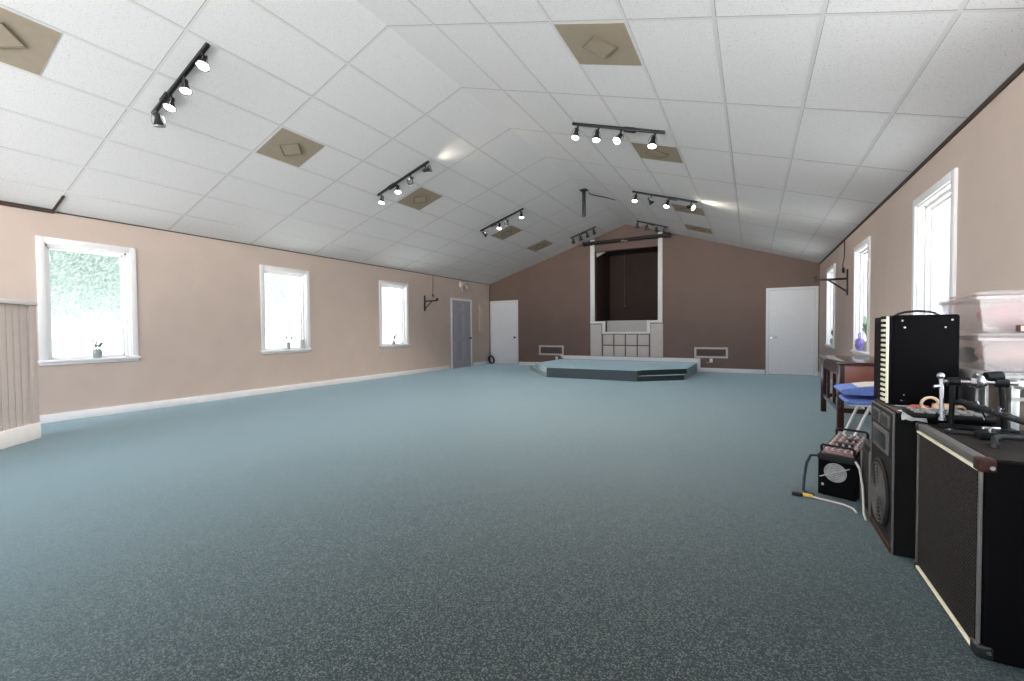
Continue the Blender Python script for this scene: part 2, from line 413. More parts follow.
# ------------------------------------------------------------------ doors
def door(n, loc, rz, w, h, leafmat, panels, handle, hs):
    o = sempty('door_%d' % n, loc, rz)       # local: x along the wall, -y into the room
    c = .06
    MB().box(-w/2-c, -w/2, -.03, 0, 0, h+c, .005).box(w/2, w/2+c, -.03, 0, 0, h+c, .005).box(-w/2, w/2, -.03, 0, h, h+c, .005).build('casing', M_white, o)
    m = MB().box(-w/2+.004, w/2-.004, -.014, -.001, .008, h-.004)
    if panels:
        sx = .1; pw = (w-3*sx)/2
        for k in range(2):
            xa = -w/2+sx+k*(pw+sx)
            for z0, z1 in ((.22, .78), (.94, 1.62), (1.72, 1.93)):
                m.box(xa, xa+pw, -.022, -.012, z0, z1, .008)
    leaf = m.build('leaf', leafmat, o)
    x = hs*(w/2-.06)
    if handle == 'lever':
        MB().cyl((x, -.014, .89), (x, -.022, .89), .028, seg=20).cyl((x, -.02, .89), (x, -.06, .89), .01).tube([(x, -.055, .89), (x-hs*.04, -.06, .892), (x-hs*.12, -.055, .9)], .009).build('handle', M_chrome, leaf)
    else:
        MB().cyl((x, -.014, .89), (x, -.02, .89), .03, seg=20).cyl((x, -.02, .89), (x, -.05, .89), .012).ball((x, -.065, .89), .028).build('knob', M_black, leaf)
    return o
door(1, (XL, 10.58, 0), PI/2, .94, 2.03, M_greydoor, True, 'knob', 1)
door(2, (-7.15, YB, 0), 0, .94, 2.04, M_door, False, 'knob', 1)
door(3, (.81, YB, 0), 0, .93, 2.04, M_door, False, 'lever', -1)

# ------------------------------------------------------------------ half wall at the left
hw = sempty('wall_partition', (-6.627, 1.425, 0), math.atan2(.267-.53, .27))  # local +x runs along the wall away from its end
hw.rotation_euler = (0, 0, math.atan2(-.272, .267))
m = MB().box(.0, 1.9, -.1, -.012, 0, 1.42)
m.build('core', M_panel, hw)
m = MB()
k = 0.03
while k < 1.9:
    m.box(k, k+.074, -.014, 0, .15, 1.42, .004); k += .08
m.build('beadboard', M_bead, hw)
MB().box(-.085, 1.9, -.012, .024, 0, .17, .004).build('baseboard', M_white, hw)
MB().box(-.08, 0.0, -.11, .018, 0, 1.42, .004).build('end_post', M_bead, hw)
MB().box(-.09, 1.9, -.13, .03, 1.42, 1.465, .008).build('cap', M_white, hw)

# ------------------------------------------------------------------ stage
st = thing('stage_platform', 'low teal carpeted platform with corner steps in front of the recess', 'stage', (-3.18, 9.25, 0))
def P2(pts): return [(x+3.18, y-9.25) for x, y in pts]
H = .23
MB().prism(P2([(-4.25, 9.22), (-2.15, 9.26), (-2.1, 9.46), (-1.28, 10.26), (-1.26, 12.16), (-5.1, 12.16), (-5.1, 10.35), (-4.3, 9.32)]), .004, H).build('platform', M_carpet, st)
MB().prism(P2([(-2.147, 9.254), (-1.3, 9.97), (-1.28, 10.255), (-2.095, 9.455)]), .004, .115).build('step', M_carpet, st)
MB().prism(P2([(-4.26, 9.215), (-4.315, 9.33), (-5.1, 10.345), (-5.11, 10.72), (-5.45, 10.72)]), .004, .115).build('step', M_carpet, st)
M_riser = mat('dark_teal_riser', (50, 64, 70), .9, var=.3, scale=120, sheen=.2)
MB().prism(P2([(-4.25, 9.212), (-2.147, 9.25), (-2.147, 9.255), (-4.25, 9.219)]), .006, H-.006).build('front_riser', M_riser, st)

# ------------------------------------------------------------------ wall grilles and outlets at the back
for i, (xa, xb, za, zb, s) in enumerate(((-5.87, -5.04, .34, .64, 'left'), (-1.335, -.54, .362, .642, 'right'))):
    t = thing('wall_grille', 'white framed wall vent on the brown wall to the %s of the stage' % s, 'vent', ((xa+xb)/2, YB, za), 0, 'wall vents beside the stage')
    w = (xb-xa)/2; h = zb-za
    MB().box(-w, w, -.03, 0, 0, .05, .005).box(-w, w, -.03, 0, h-.05, h, .005).box(-w, -w+.05, -.03, 0, .05, h-.05, .005).box(w-.05, w, -.03, 0, .05, h-.05, .005).build('frame', M_panel, t)
    m = MB().box(-w+.05, w-.05, -.004, -.001, .05, h-.05)
    for k in range(7): m.box(-w+.05, w-.05, -.018, -.004, .06+k*.026, .066+k*.026)
    m.build('slats', M_mustard, t)
for x, z, s in ((-5.27, .2, 'left'), (-.93, .25, 'right')):
    t = thing('wall_outlet', 'small white outlet box under the %s wall vent' % s, 'outlet', (x, YB, z), 0, 'outlets under the wall vents')
    MB().box(-.035, .035, -.04, 0, 0, .1, .006).build('body', M_white, t)
    if s == 'right':
        MB().tube([(-.02, -.03, .03), (-.05, -.05, .0), (-.11, -.04, -.01)], .01).build('plug', M_cable, t)

# ------------------------------------------------------------------ ceiling diffusers
def slope_frame(x, y, side):
    a = -aL if side < 0 else aR
    o = (x, y, roof(x)); return o, (0, a, 0)
names = {-1: 'left', 1: 'right'}
dl = {(-1, 0): 'nearest tan ceiling vent on the left slope, cut by the photo edge',
      (-1, 1): 'tan ceiling vent on the left slope between the first and second track lights',
      (-1, 2): 'tan ceiling vent on the left slope right behind the second track light',
      (-1, 3): 'tan ceiling vent on the left slope right behind the third track light',
      (-1, 4): 'farthest tan ceiling vent on the left slope',
      (1, 1): 'large tan ceiling vent at top of the photo on the right slope',
      (1, 2): 'tan ceiling vent on the right slope just behind the nearest right track light',
      (1, 3): 'tan ceiling vent on the right slope just behind the second right track light',
      (1, 4): 'farthest tan ceiling vent on the right slope'}
dproto = None
for side in (-1, 1):
    for i, y in enumerate((.995, 3.44, 5.88, 8.95, 10.8)):
        if (side, i) not in dl: continue
        s = side*3.5*.61*math.cos(aL if side < 0 else aR)
        loc, rot = slope_frame(XP+s, y, side)
        if dproto is None:
            dproto = t = thing('ceiling_vent', '', 'ceiling vent', loc, 0, 'tan ceiling vents', rot)
            MB().box(-.289, .289, -.289, .289, -.004, -.0005).build('plate', M_tan, t)
            m = MB()
            q = .15; c = [(q, 0), (0, q), (-q, 0), (0, -q)]
            for (a, b), (c_, d) in zip(c, c[1:]+c[:1]): m.tube([(a, b, -.013), (c_, d, -.013)], .007, 4)
            m.build('diamond_rim', M_tand, t)
            m = MB().prism([(.138, 0), (0, .138), (-.138, 0), (0, -.138)], -.016, -.008)
            m.build('core', M_tan, t)
            m = MB(); a = .299
            m.box(-a, a, -a, -a+.01, -.0015, 0).box(-a, a, a-.01, a, -.0015, 0).box(-a, -a+.01, -a, a, -.0015, 0).box(a-.01, a, -a, a, -.0015, 0)
            m.build('frame', M_grid, t)
        else:
            t = dup(dproto); t.location = loc; t.rotation_euler = rot
        t['label'] = dl[(side, i)]

# ------------------------------------------------------------------ track lights
def spot_head(t, lx, aim, lit):
    """local frame: x along the rail, z up (normal to ceiling), aim in local coords"""
    a = Vector(aim).normalized()
    piv = Vector((lx, 0, -.115))
    h = MB()
    h.cyl((lx, 0, -.03), (lx, 0, -.06), .012, seg=10).cyl((lx, 0, -.06), tuple(piv), .007, seg=8)
    q = a.to_track_quat('Z', 'Y').to_matrix().to_4x4()
    M = Matrix.Translation(piv) @ q
    h.lathe([(.0, -.05), (.022, -.05), (.026, -.035), (.024, -.005), (.03, .012), (.047, .062), (.05, .066), (.05, .074), (.046, .074), (.028, .02), (0, .016)], M, 24)
    head = h.build('spot_head', M_black, t)
    y = MB()
    for s in (-1, 1):
        y.tube([M @ Vector((0, 0, -.07)), M @ Vector((s*.035, 0, -.05)), M @ Vector((s*.054, 0, .0)), M @ Vector((s*.053, 0, .07))], .0035, 6)
    y.torus(M @ Vector((0, 0, .072)), .052, .0035, tuple(a))
    y.build('yoke', M_chrome, head)
    b = MB().lathe([(.0, .078), (.024, .077), (.044, .070), (.044, .064), (0, .06)], M, 24)
    b.build('bulb', M_bulb if lit else M_bulboff, head)
    return M
def track(name_label, x0, x1, y, heads, box_at, side, rz=0):
    xm = (x0+x1)/2; a = -aL if side < 0 else aR
    off = .001
    n = Vector((math.sin(a), 0, math.cos(a)))
    loc = Vector((xm, y, roof(xm)))-n*off
    t = thing('track_light', name_label, 'track light', loc, 0, 'track lights on the ceiling', (0, a, rz))
    L = (x1-x0)/math.cos(a)
    MB().box(-L/2, L/2, -.017, .017, -.03, 0, .003).build('rail', M_black, t)
    MB().box(box_at-.07, box_at+.07, -.03, .03, -.045, 0, .004).build('power_box', M_black, t)
    R = Matrix.Rotation(-a, 3, 'Y')
    sp = []
    for lx, aim, lit in heads:
        # aim is given in world terms
        M = spot_head(t, lx, R @ Vector(aim), lit); sp.append(M)
    for (lx, aim, lit), M in zip(heads, sp):
        if lit: LAMPS.append((t, M, aim))
    return t, sp
LAMPS = []
A = lambda x, y, z=-1: (x, y, z)
track('nearest track light on the left slope, beside the vent cut by the photo edge', -5.40, -4.30, 2.08, [(.47, A(.35, -.35), 1), (.1, A(.25, -.1), 1), (-.2, A(.2, -.3), 1), (-.5, A(-.1, .2), 0)], -.28, -1)
t2, s2 = track('second track light from the front on the left slope, between two tan vents', -5.42, -4.33, 5.13, [(-.5, A(.1, -.3), 1), (-.13, A(.3, -.3), 1), (.17, A(.2, -.5, -.6), 0), (.49, A(.9, .35, .25), 0)], -.24, -1)
track('third track light from the front on the left slope', -5.39, -4.29, 8.15, [(-.5, A(.5, .5, -.5), 0), (-.08, A(.1, -.4), 1), (.12, A(.2, -.6, -.6), 0), (.5, A(.1, -.2), 1)], -.22, -1)
track('nearest track light on the right slope with four lit lamps', -1.98, -.87, 5.12, [(-.5, A(-.1, -.25), 1), (-.22, A(-.05, -.2), 1), (.07, A(-.3, -.6, -.8), 1), (.48, A(-.1, -.25), 1)], .17, 1)
t6, s6 = track('second track light on the right slope, its second lamp unlit', -1.97, -.85, 8.16, [(-.5, A(-.1, -.35), 1), (-.22, A(.3, .3, -.6), 0), (.1, A(-.2, -.4), 1), (.5, A(.6, -.3, -.3), 1)], .18, 1)
track('unlit black track light left of the recess just before the brown wall', -4.44, -3.72, 11.25, [(-.32, A(-.15, .5), 0), (-.1, A(-.1, .6), 0), (.1, A(0, .6), 0), (.3, A(.1, .5), 0)], .0, -1)
track('unlit black track light above the recess on the right of the ridge', -2.62, -1.85, 11.28, [(-.35, A(-.1, .6), 0), (-.1, A(0, .6), 0), (.15, A(.1, .5), 0), (.34, A(.1, .5), 0)], .02, 1)

# ------------------------------------------------------------------ projector pole, cord, batten, recess cord
t = thing('projector_pole', 'black pole hanging from the ridge with nothing on it', 'pole', (-3.125, 8.705, 3.52))
MB().box(-.03, .03, -.03, .03, 0, .55, .004).build('tube', M_black, t)
MB().box(-.08, .08, -.08, .08, .548, .556).build('mounting_plate', M_black, t)
o = MB().tube([(-3.1, 8.94, 4.085), (-3.07, 8.96, 4.045), (-3.03, 8.98, 4.035), (-2.8, 9.12, 3.985), (-2.6, 9.25, 3.925)], .009).build('ceiling_cable', M_blackcable)
tag(o, 'short black cable sagging below the ceiling right of the hanging pole', 'cable')
t = thing('batten', 'long black bar under the ceiling across the top of the recess', 'bar', (-3.125, 11.98, 3.62))
MB().cyl((-1.2, 0, 0), (1.2, 0, 0), .05, seg=16).build('tube', M_black, t)
for x in (-1.18, 1.18): MB().box(x-.03, x+.03, -.06, .06, -.06, .06, .006).build('end_cap', M_black, t)
for x in (-1.0, 1.0): MB().box(x-.015, x+.015, .04, .18, -.03, .03).build('bracket', M_black, t)
MB().tube([(-.08, -.05, -.045), (-.03, -.055, -.02), (.03, -.055, -.055), (.09, -.05, -.035)], .016).build('cord_tie', M_cable, t)
o = MB().cyl((-3.36, 12.9, 3.5), (-3.36, 12.9, 1.85), .009).ball((-3.36, 12.9, 1.83), .026).build('pull_cord', M_mustard)
tag(o, 'thin brown cord hanging down inside the dark recess', 'cord')

# ------------------------------------------------------------------ wall brackets
def bracket(label, x, y, rz, cz):
    t = thing('wall_bracket', label, 'bracket', (x, y, 1.655), rz, 'black wall brackets')   # local +x into room
    MB().box(0, .02, -.025, .025, 0, .42, .003).build('plate', M_black, t)
    MB().box(.02, .45, -.018, .018, .25, .285, .003).box(.42, .46, -.03, .03, .285, .33, .003).build('arm', M_black, t)
    MB().tube([(.015, 0, .06), (.26, 0, .26)], .014, 6).build('brace', M_black, t)
bracket('black wall bracket on the left wall beside the grey door', XL, 8.91, 0, 2.5)
bracket('black wall bracket on the right wall between the two far windows', XR, 8.80, PI, 2.5)
o = MB().tube([(XL+.01, 9.25, ZL-.02), (XL+.012, 9.25, 2.3), (XL+.012, 9.24, 2.12)], .006).box(XL+.002, XL+.03, 9.22, 9.27, 2.06, 2.13).build('wall_cable', M_silver)
tag(o, 'pale cable running down the left wall to the black bracket', 'cable')
o = MB().tube([(XR-.01, 9.08, ZR-.02), (XR-.012, 9.08, 2.3), (XR-.03, 9.1, 2.18), (XR-.02, 9.07, 2.1)], .006).box(XR-.04, XR-.01, 9.05, 9.1, 2.05, 2.13).build('wall_cable', M_plasticgrey)
tag(o, 'dark cable hanging down the right wall above the black bracket', 'cable')

# emergency light
t = thing('emergency_light', 'ivory twin lamp emergency light high on the left wall above the grey door', 'emergency light', (XL, 10.62, 2.38))
MB().box(0, .06, -.14, .14, .1, .22, .01).build('housing', M_fixture, t)
for s in (-1, 1):
    MB().cyl((.05, s*.12, .1), (.11, s*.16, .03), .055, .04, 16).build('lamp', M_fixture, t)
MB().box(.0, .03, -.02, .02, -.06, .1, .004).build('junction', M_fixture, t)
# breaker panel
t = thing('breaker_panel', 'shallow beige breaker panel on the left wall past the grey door', 'panel', (XL, 11.72, 1.08))
MB().box(0, .03, -.19, .19, 0, .86, .006).build('box', M_wall, t)
MB().box(.03, .042, -.165, .165, .03, .83, .004).box(.042, .05, .12, .14, .4, .46).build('door', M_wall, t)
# cable coil in the back left corner
t = thing('cable_coil', 'coil of black cable on the carpet in the back left corner', 'cable', (-7.55, 12.02, 0))
m = MB()
for k in range(6):
    m.torus((random.uniform(-.015, .015), -.03+.012*k, .155+random.uniform(-.01, .01)), .125+.006*random.random()*2, .011, (.35, 1, .25))
m.build('coil', M_blackcable, t)
MB().tube([(-.1, .06, .15), (-.135, .13, .3), (-.145, .15, 1.0), (-.145, .155, 2.6)], .011).build('lead', M_blackcable, t)

# ------------------------------------------------------------------ things on the window sills
def leafblade(m, base, tip, w, sag=.02):
    base, tip = Vector(base), Vector(tip); d = tip-base; n = 6
    side = d.cross(Vector((0, 0, 1))); side = side.normalized() if side.length > 1e-4 else Vector((1, 0, 0))
    L_, R_ = [], []
    for i in range(n+1):
        t = i/n; p = base+d*t+Vector((0, 0, sag*math.sin(PI*t))); ww = w*math.sin(PI*min(.98, .08+t*.9))
        L_.append(m.bm.verts.new(p+side*ww)); R_.append(m.bm.verts.new(p-side*ww))
    for i in range(n): m.bm.faces.new((L_[i], L_[i+1], R_[i+1], R_[i]))
def sill_plant(x, y, label, leaves, lm, pot=(.034, .075), potm=M_vase):
    t = thing('potted_plant', label, 'plant', (x, y, .785), 0, 'small plants on the window sills')
    t.scale = (1.15, 1.4, 1.4); r, h = pot
    MB().lathe([(0, 0), (r*.7, 0), (r, h*.55), (r*.75, h), (r*.62, h), (r*.6, h*.3), (0, h*.28)], None, 20).build('vase', potm, t)
    m = MB()
    for dx, dy, dz, w in leaves:
        m.tube([(0, 0, h*.5), (dx*.5, dy*.5, h+dz*.55), (dx, dy, h+dz)], [.004, .003, .002], 6)
        leafblade(m, (dx*.5, dy*.5, h+dz*.55), (dx*1.25, dy*1.25, h+dz*1.1), w)
        leafblade(m, (dx*.3, dy*.3, h+dz*.3), (dx*.2-dy*.4, dy*.5+.02, h+dz*.75), w)
    m.build('foliage', lm, t)
sill_plant(XL-.03, 2.29, 'small vase with a leaning sprig on the nearest left window sill', [(.0, .07, .08, .013), (.01, -.04, .09, .012), (.0, .03, .05, .02), (.02, -.02, .03, .02)], M_leaf, (.04, .085))
sill_plant(XL-.03, 5.03, 'small vase with two arching sprigs on the middle left window sill', [(.0, .13, .09, .014), (.0, -.12, .1, .014), (.01, .02, .06, .014)], M_leafdk, (.03, .1))
sill_plant(XL-.03, 7.79, 'small dark sprig in a pot on the far left window sill', [(.0, .08, .12, .02), (.02, .03, .1, .02), (0, -.06, .06, .018)], M_leafdk, (.03, .07))
t = thing('candle_jar', 'grey cylinder jar at the right end of the middle left window sill', 'jar', (XL-.02, 5.31, .785))
MB().lathe([(0, 0), (.04, 0), (.042, .01), (.042, .15), (.038, .155), (.036, .15), (.036, .02), (0, .02)], None, 24).build('body', M_grey, t)
MB().lathe([(0, .156), (.043, .156), (.043, .172), (.012, .176), (.012, .186), (0, .188)], None, 24).build('lid', M_vase, t)
sill_plant(XR+.04, 10.5, 'tiny dark plant on the farthest right window sill', [(.0, .06, .1, .025), (-.02, -.06, .1, .025), (-.02, .0, .13, .025), (.01, -.02, .08, .022)], M_leafdk, (.05, .09))
sill_plant(XR+.04, 7.62, 'leafy pale plant beside the purple bundle on the right window sill', [(.0, .1, .18, .03), (-.02, -.08, .16, .03), (-.02, .02, .24, .03), (.01, -.04, .14, .03)], M_leaf, (.045, .1))
t = thing('cloth_bundle', 'purple cloth bundle on the sill of the right window above the desk', 'cloth', (XR+.02, 7.94, .785))
m = MB()
m.ball((0, 0, .08), .09, .7, 1.35, .95, 20).ball((.0, .07, .12), .06, .8, 1, 1, 16).ball((-.005, -.08, .09), .07, .75, .9, 1.1, 16)
for v in m.bm.verts:
    v.co += Vector((random.uniform(-.006, .006), random.uniform(-.006, .006), random.uniform(-.006, .006)))
    v.co.z = max(v.co.z, 0)
m.build('cloth', M_purple, t)
MB().tube([(0, .07, .16), (-.01, .1, .24), (0, .02, .26), (0, .0, .16)], .008).build('strap', M_purple, t)

# ------------------------------------------------------------------ desk
t = thing('desk', 'dark red mahogany desk with open shelf sides against the right wall', 'desk', (1.07, 6.4, 0))
X0, X1, YA, YC = -.265, .262, -.66, .66
MB().box(X0-.02, X1+.005, YA-.02, YC+.02, .72, .75, .006).build('top', M_wood, t)
for x in (X0, X1-.06):
    for y in (YA, YC-.06): MB().box(x, x+.06, y, y+.06, 0, .72, .004).build('leg', M_wood, t)
MB().box(X0+.01, X0+.03, YA+.06, YC-.06, .60, .72).box(X1-.03, X1-.01, YA+.06, YC-.06, .60, .72).box(X0+.06, X1-.06, YC-.03, YC-.01, .58, .72).build('apron', M_wood, t)
d = MB().box(X0+.06, X1-.06, YA+.005, YA+.03, .5, .715, .003).build('end_panel', M_woodlight, t)
MB().box(X0+.015, X0+.045, YA+.06, YC-.06, .2, .25).box(X1-.045, X1-.015, YA+.06, YC-.06, .2, .25).box(X0+.06, X1-.06, YA+.02, YA+.05, .2, .25).box(X0+.06, X1-.06, YC-.05, YC-.02, .2, .25).build('stretcher', M_wood, t)
m = MB()
for y in (-.22, .22): m.box(X0+.015, X0+.045, y-.02, y+.02, .25, .6)
m.build('upright', M_wood, t)

# folding chair in front of the desk
t = thing('folding_chair', 'white tube folding chair with blue padded seat beside the mahogany desk', 'chair', (.98, 5.15, 0))
m = MB()
for x0, x1, y in ((-.2, .1, -.19), (-.2, .1, .19)):
    m.tube([(x0-.0, y, .0), (x0+.16, y, .42)], .012)
m.tube([(-.2, -.19, .01), (-.2, .19, .01)], .012); m.build('front_leg', M_tubewhite, t)
m = MB()
for y in (-.17, .17): m.tube([(.17, y, .0), (-.02, y, .42)], .012)
m.tube([(.17, -.17, .01), (.17, .17, .01)], .012); m.build('rear_leg', M_tubewhite, t)
MB().box(-.22, .22, -.21, .21, .41, .455, .02).build('seat', M_blue, t)
MB().box(-.19, .2, -.19, .19, .395, .412, .004).build('seat_frame', M_tubewhite, t)
t = thing('folded_cushion', 'thick folded blue cushion lying on the folding chair by the desk', 'cushion', (.97, 5.15, .456))
m = MB()
pr = [(x0_, z_) for x0_, z_ in ((-.12, .045), (-.2, .047), (-.235, .05), (-.25, .062), (-.25, .078), (-.235, .09), (-.19, .1), (-.1, .115), (.05, .13), (.2, .135), (.2, .0), (.1, .0), (.12, .055), (-.05, .045))]
m.prism(pr, -.2, .2, 'y'); m.build('cover', M_blue, t)
MB().prism([(-.12, .117), (-.02, .135), (.2, .15), (.2, .138), (.05, .131), (-.1, .116)], -.17, .16, 'y').build('lining', M_panel, t)

# ------------------------------------------------------------------ big guitar cabinet (front right)
CX0, CX1, CY0, CY1, CZ = .655, 1.12, 1.975, 2.60, .68
t = thing('speaker_cabinet', 'large black guitar speaker cabinet with woven grille nearest the camera', 'speaker', (CX0, CY0, 0))
W, D = CY1-CY0, CX1-CX0
MB().box(.012, D, 0, W, .012, CZ, .014, seg=3).build('shell', M_tolex, t)
MB().box(.004, .02, .028, W-.028, .04, CZ-.04, .003).build('grille', M_grille, t)
m = MB()
for y_ in (.004, W-.016): MB().box(.002, .012, y_, y_+.012, .02, CZ-.02, .003).build('side_piping', M_silver, t)
for z_ in (CZ-.042, .024): MB().box(-.002, .014, .012, W-.012, z_, z_+.012, .003).build('white_piping', M_cream, t)
MB().box(.0, .035, .012, W-.012, CZ-.028, CZ+.002, .006).build('top_edge', M_silver, t)
MB().box(.035, D-.012, .012, W-.012, CZ-.002, CZ+.0025, .001).build('top_panel', M_brownblk, t)
for (yy, zz) in ((0, CZ), (W, CZ), (0, 0.02), (W, 0.02)):
    s = 1 if yy == 0 else -1; v = -1 if zz > .3 else 1
    m = MB()
    k = .042 if yy == 0 else .03; m.box(-.004, k, min(yy-s*.004, yy+s*k), max(yy-s*.004, yy+s*k), min(zz-v*.004, zz+v*k), max(zz-v*.004, zz+v*k), .009, seg=3)
    cp = m.build('corner_protector', M_leather if zz > .3 and yy == 0 else M_black, t)
    if yy == 0: MB().cyl((.028, -.004, zz+v*.024), (.028, -.009, zz+v*.024), .007, seg=14).build('screw', M_chrome, cp)
for x in (.08, D-.08):
    for y in (.08, W-.08): MB().cyl((x, y, 0), (x, y, .014), .02, seg=14).build('foot', M_black, t)
MB().box(D*.42, D*.42+.11, -.004, .001, .3, .46, .003).build('side_handle', M_black, t)

# ------------------------------------------------------------------ PA speaker
PX0, PX1, PY0, PY1, PZ = .60, .94, 2.72, 3.16, .70
t = thing('pa_speaker', 'black carpeted PA speaker with round woofer holding up the black combo amplifier', 'speaker', (PX0, PY0, 0))
W, D = PY1-PY0, PX1-PX0
MB().box(.006, D, 0, W, 0.0, PZ, .004).build('shell', M_carpetblk, t)
m = MB().box(0, .008, 0, .006, .0, PZ, .001).box(0, .008, W-.01, W, .0, PZ, .001).box(0, .012, .006, W-.01, PZ-.008, PZ, .001); m.build('edge_trim', M_silver, t)
MB().box(-.004, .018, .016, W-.016, .0, .03, .003).build('bottom_trim', M_leather, t)
MB().box(.003, .016, .006, W-.01, .03, PZ-.008).build('baffle', M_brownblk, t)
MB().box(.02, D-.004, .004, W-.004, PZ, PZ+.004, .001).build('top_panel', M_dust, t)
Mw = Matrix.Translation((.004, W/2, .24)) @ Matrix.Rotation(-PI/2, 4, 'Y')
wf = MB().lathe([(.175, -.004), (.178, .008), (.165, .014), (.155, .004), (.06, -.004), (.05, .006), (0, .012)], Mw, 40).build('woofer', M_plasticgrey, t)
m = MB()
for k in range(1, 9): m.torus((-.012+.0, W/2, .24), .019*k, .0022, (1, 0, 0), 36)
for k in range(6): 
    a = k*PI/3; m.tube([(-.012, W/2, .24), (-.006, W/2+.168*math.cos(a), .24+.168*math.sin(a))], .003, 6)
m.build('woofer_grille', M_silver, wf)
h = MB().box(-.006, .006, .07, W-.07, .47, .59, .004).build('horn', M_silver, t)
m = MB(); m.box(-.008, -.002, .1, W-.1, .49, .57, .002); m.build('horn_mouth', M_black, h)
for y in (.06, W/2+.02):
    p_ = MB().box(-.005, .008, y, y+.14, .605, .675, .003).build('port_plate', M_silver, t)
    MB().box(-.007, -.002, y+.015, y+.125, .615, .665, .002).build('port_opening', M_black, p_)

# ------------------------------------------------------------------ combo amp on top of the PA
t = thing('combo_amplifier', 'black combo amplifier with studded cream front edge on top of the PA speaker', 'amplifier', (.622, 2.95, PZ+.004))
W, D, Hh = .27, .281, .478
MB().box(.02, D, 0, W, .008, Hh, .012, seg=3).build('shell', M_tolex, t)
MB().box(.0, .024, .0, W, .006, Hh-.008, .004).build('front_frame', M_tolex, t)
MB().box(-.002, .004, .045, W-.02, .03, Hh-.04).build('grille', M_darkgrille, t)
MB().box(-.004, .008, -.004, .006, .012, Hh-.006, .002).build('piping', M_cream, t)
m = MB()
for k in range(17): m.box(-.012, .002, .008, .07, .02+k*.0265, .034+k*.0265, .004)
m.build('stud_strip', M_cream, t)
MB().tube([(.06, W*.5, Hh-.002), (.075, W*.5, Hh+.01), (.1, W*.5, Hh+.018), (.15, W*.5, Hh+.024), (.2, W*.5, Hh+.018), (.225, W*.5, Hh+.01), (.24, W*.5, Hh-.002)], .006).build('handle', M_black, t)
m = MB()
for x, z in ((.06, Hh-.03), (.07, Hh-.065), (.225, Hh-.065), (.25, Hh-.028), (.07, .06), (.06, .03), (.25, .05)):
    MB().cyl((x, -.001, z), (x, -.004, z), .005, seg=10).build('screw', M_chrome, t)
for x in (.05, D-.03):
    for y in (.03, W-.03): MB().cyl((x, y, 0), (x, y, .01), .012, seg=12).build('foot', M_black, t)

# ------------------------------------------------------------------ small powered mixer standing on the floor
t = thing('powered_mixer', 'small black mixer amplifier with red control top and round fan on the carpet', 'mixer', (.39, 3.494, 0), math.atan2(-.07, .175))
W, D, Hh = .2, .40, .275     # local x right, y away
MB().prism([(0, .008), (D, .008), (D, Hh+.07), (0, Hh)], 0, W, 'x').build('shell', M_tolex, t)
SL = Matrix.Translation((0, 0, Hh)) @ Matrix.Rotation(math.atan2(.07, D), 4, 'X') @ Matrix.Translation((0, 0, -Hh))
MB().box(-.004, W+.004, -.006, .016, Hh-.035, Hh+.004, .005).build('top_rim', M_plasticgrey, t)
pn = MB().box(.012, W-.012, .02, D-.015, Hh, Hh+.014, .003, M=SL).build('control_panel', M_red, t)
m = MB()
for i in range(5):
    for j in range(7):
        x = .03+i*.035; y = .06+j*.048
        m.cyl(SL @ Vector((x, y, Hh+.013)), SL @ Vector((x, y, Hh+.028)), .008, .006, 8)
m.build('knobs', M_cable, pn)['kind'] = 'stuff'
m = MB().box(.05, .15, .16, .2, Hh+.013, Hh+.03, .003, M=SL).box(.09, .15, .25, .28, Hh+.013, Hh+.03, .003, M=SL); m.build('meter', M_black, pn)
for y in (.03, D-.035):
    MB().tube([SL @ Vector(p) for p in ((.012, y, Hh), (.012, y, Hh+.05), (.02, y, Hh+.058), (W-.02, y, Hh+.058), (W-.012, y, Hh+.05), (W-.012, y, Hh))], .008).build('handle', M_plasticgrey, t)
f = MB()
f.cyl((W*.48, -.001, .17), (W*.48, -.006, .17), .06, seg=32)
fan = f.build('fan', M_fan, t)
m = MB()
for k in range(1, 6): m.torus((W*.48, -.009, .17), .012*k, .0016, (0, 1, 0), 30)
m.tube([(.012, -.012, .128), (W*.86, -.012, .212)], .0035, 6); m.build('fan_guard', M_alu, fan)
m = MB()
m.box(W*.1, W*.16, -.006, 0, .07, .085)
m.build('plate', M_cable, t)
for x in (.03, W-.03):
    for y in (.03, D-.03): MB().cyl((x, y, 0), (x, y, .01), .012, seg=12).build('foot', M_black, t)
# cables
o = MB().tube([(.395, 3.54, .25), (.352, 3.53, .25), (.325, 3.5, .2), (.31, 3.47, .1), (.305, 3.46, .02), (.33, 3.44, .012), (.36, 3.43, .012)], .0085).build('power_cable', M_navy)
tag(o, 'navy cable drooping down the left side of the small mixer', 'cable')
o = MB().tube([(.572, 3.395, .27), (.585, 3.36, .24), (.59, 3.3, .15), (.585, 3.24, .07), (.58, 3.2, .015), (.575, 3.12, .011)], .006).build('signal_cable', M_cable)
tag(o, 'pale grey cable hanging from the small mixer to the carpet before the PA speaker', 'cable')
t = thing('cable_plug', 'black plug with yellow tape lying on the carpet in front of the mixer', 'plug', (.245, 3.39, .0))
MB().tube([(-.01, 0, .013), (.03, .001, .013), (.052, .002, .013)], [.012, .014, .01], 10).build('plug', M_blackcable, t)
MB().tube([(.052, .002, .013), (.075, .002, .014), (.105, .0, .012)], [.012, .013, .011], 10).build('tape', M_yellow, t)
MB().tube([(.105, 0, .01), (.18, -.025, .008), (.26, -.05, .007), (.30, -.1, .007), (.305, -.16, .007)], .006).build('lead', M_cable, t)

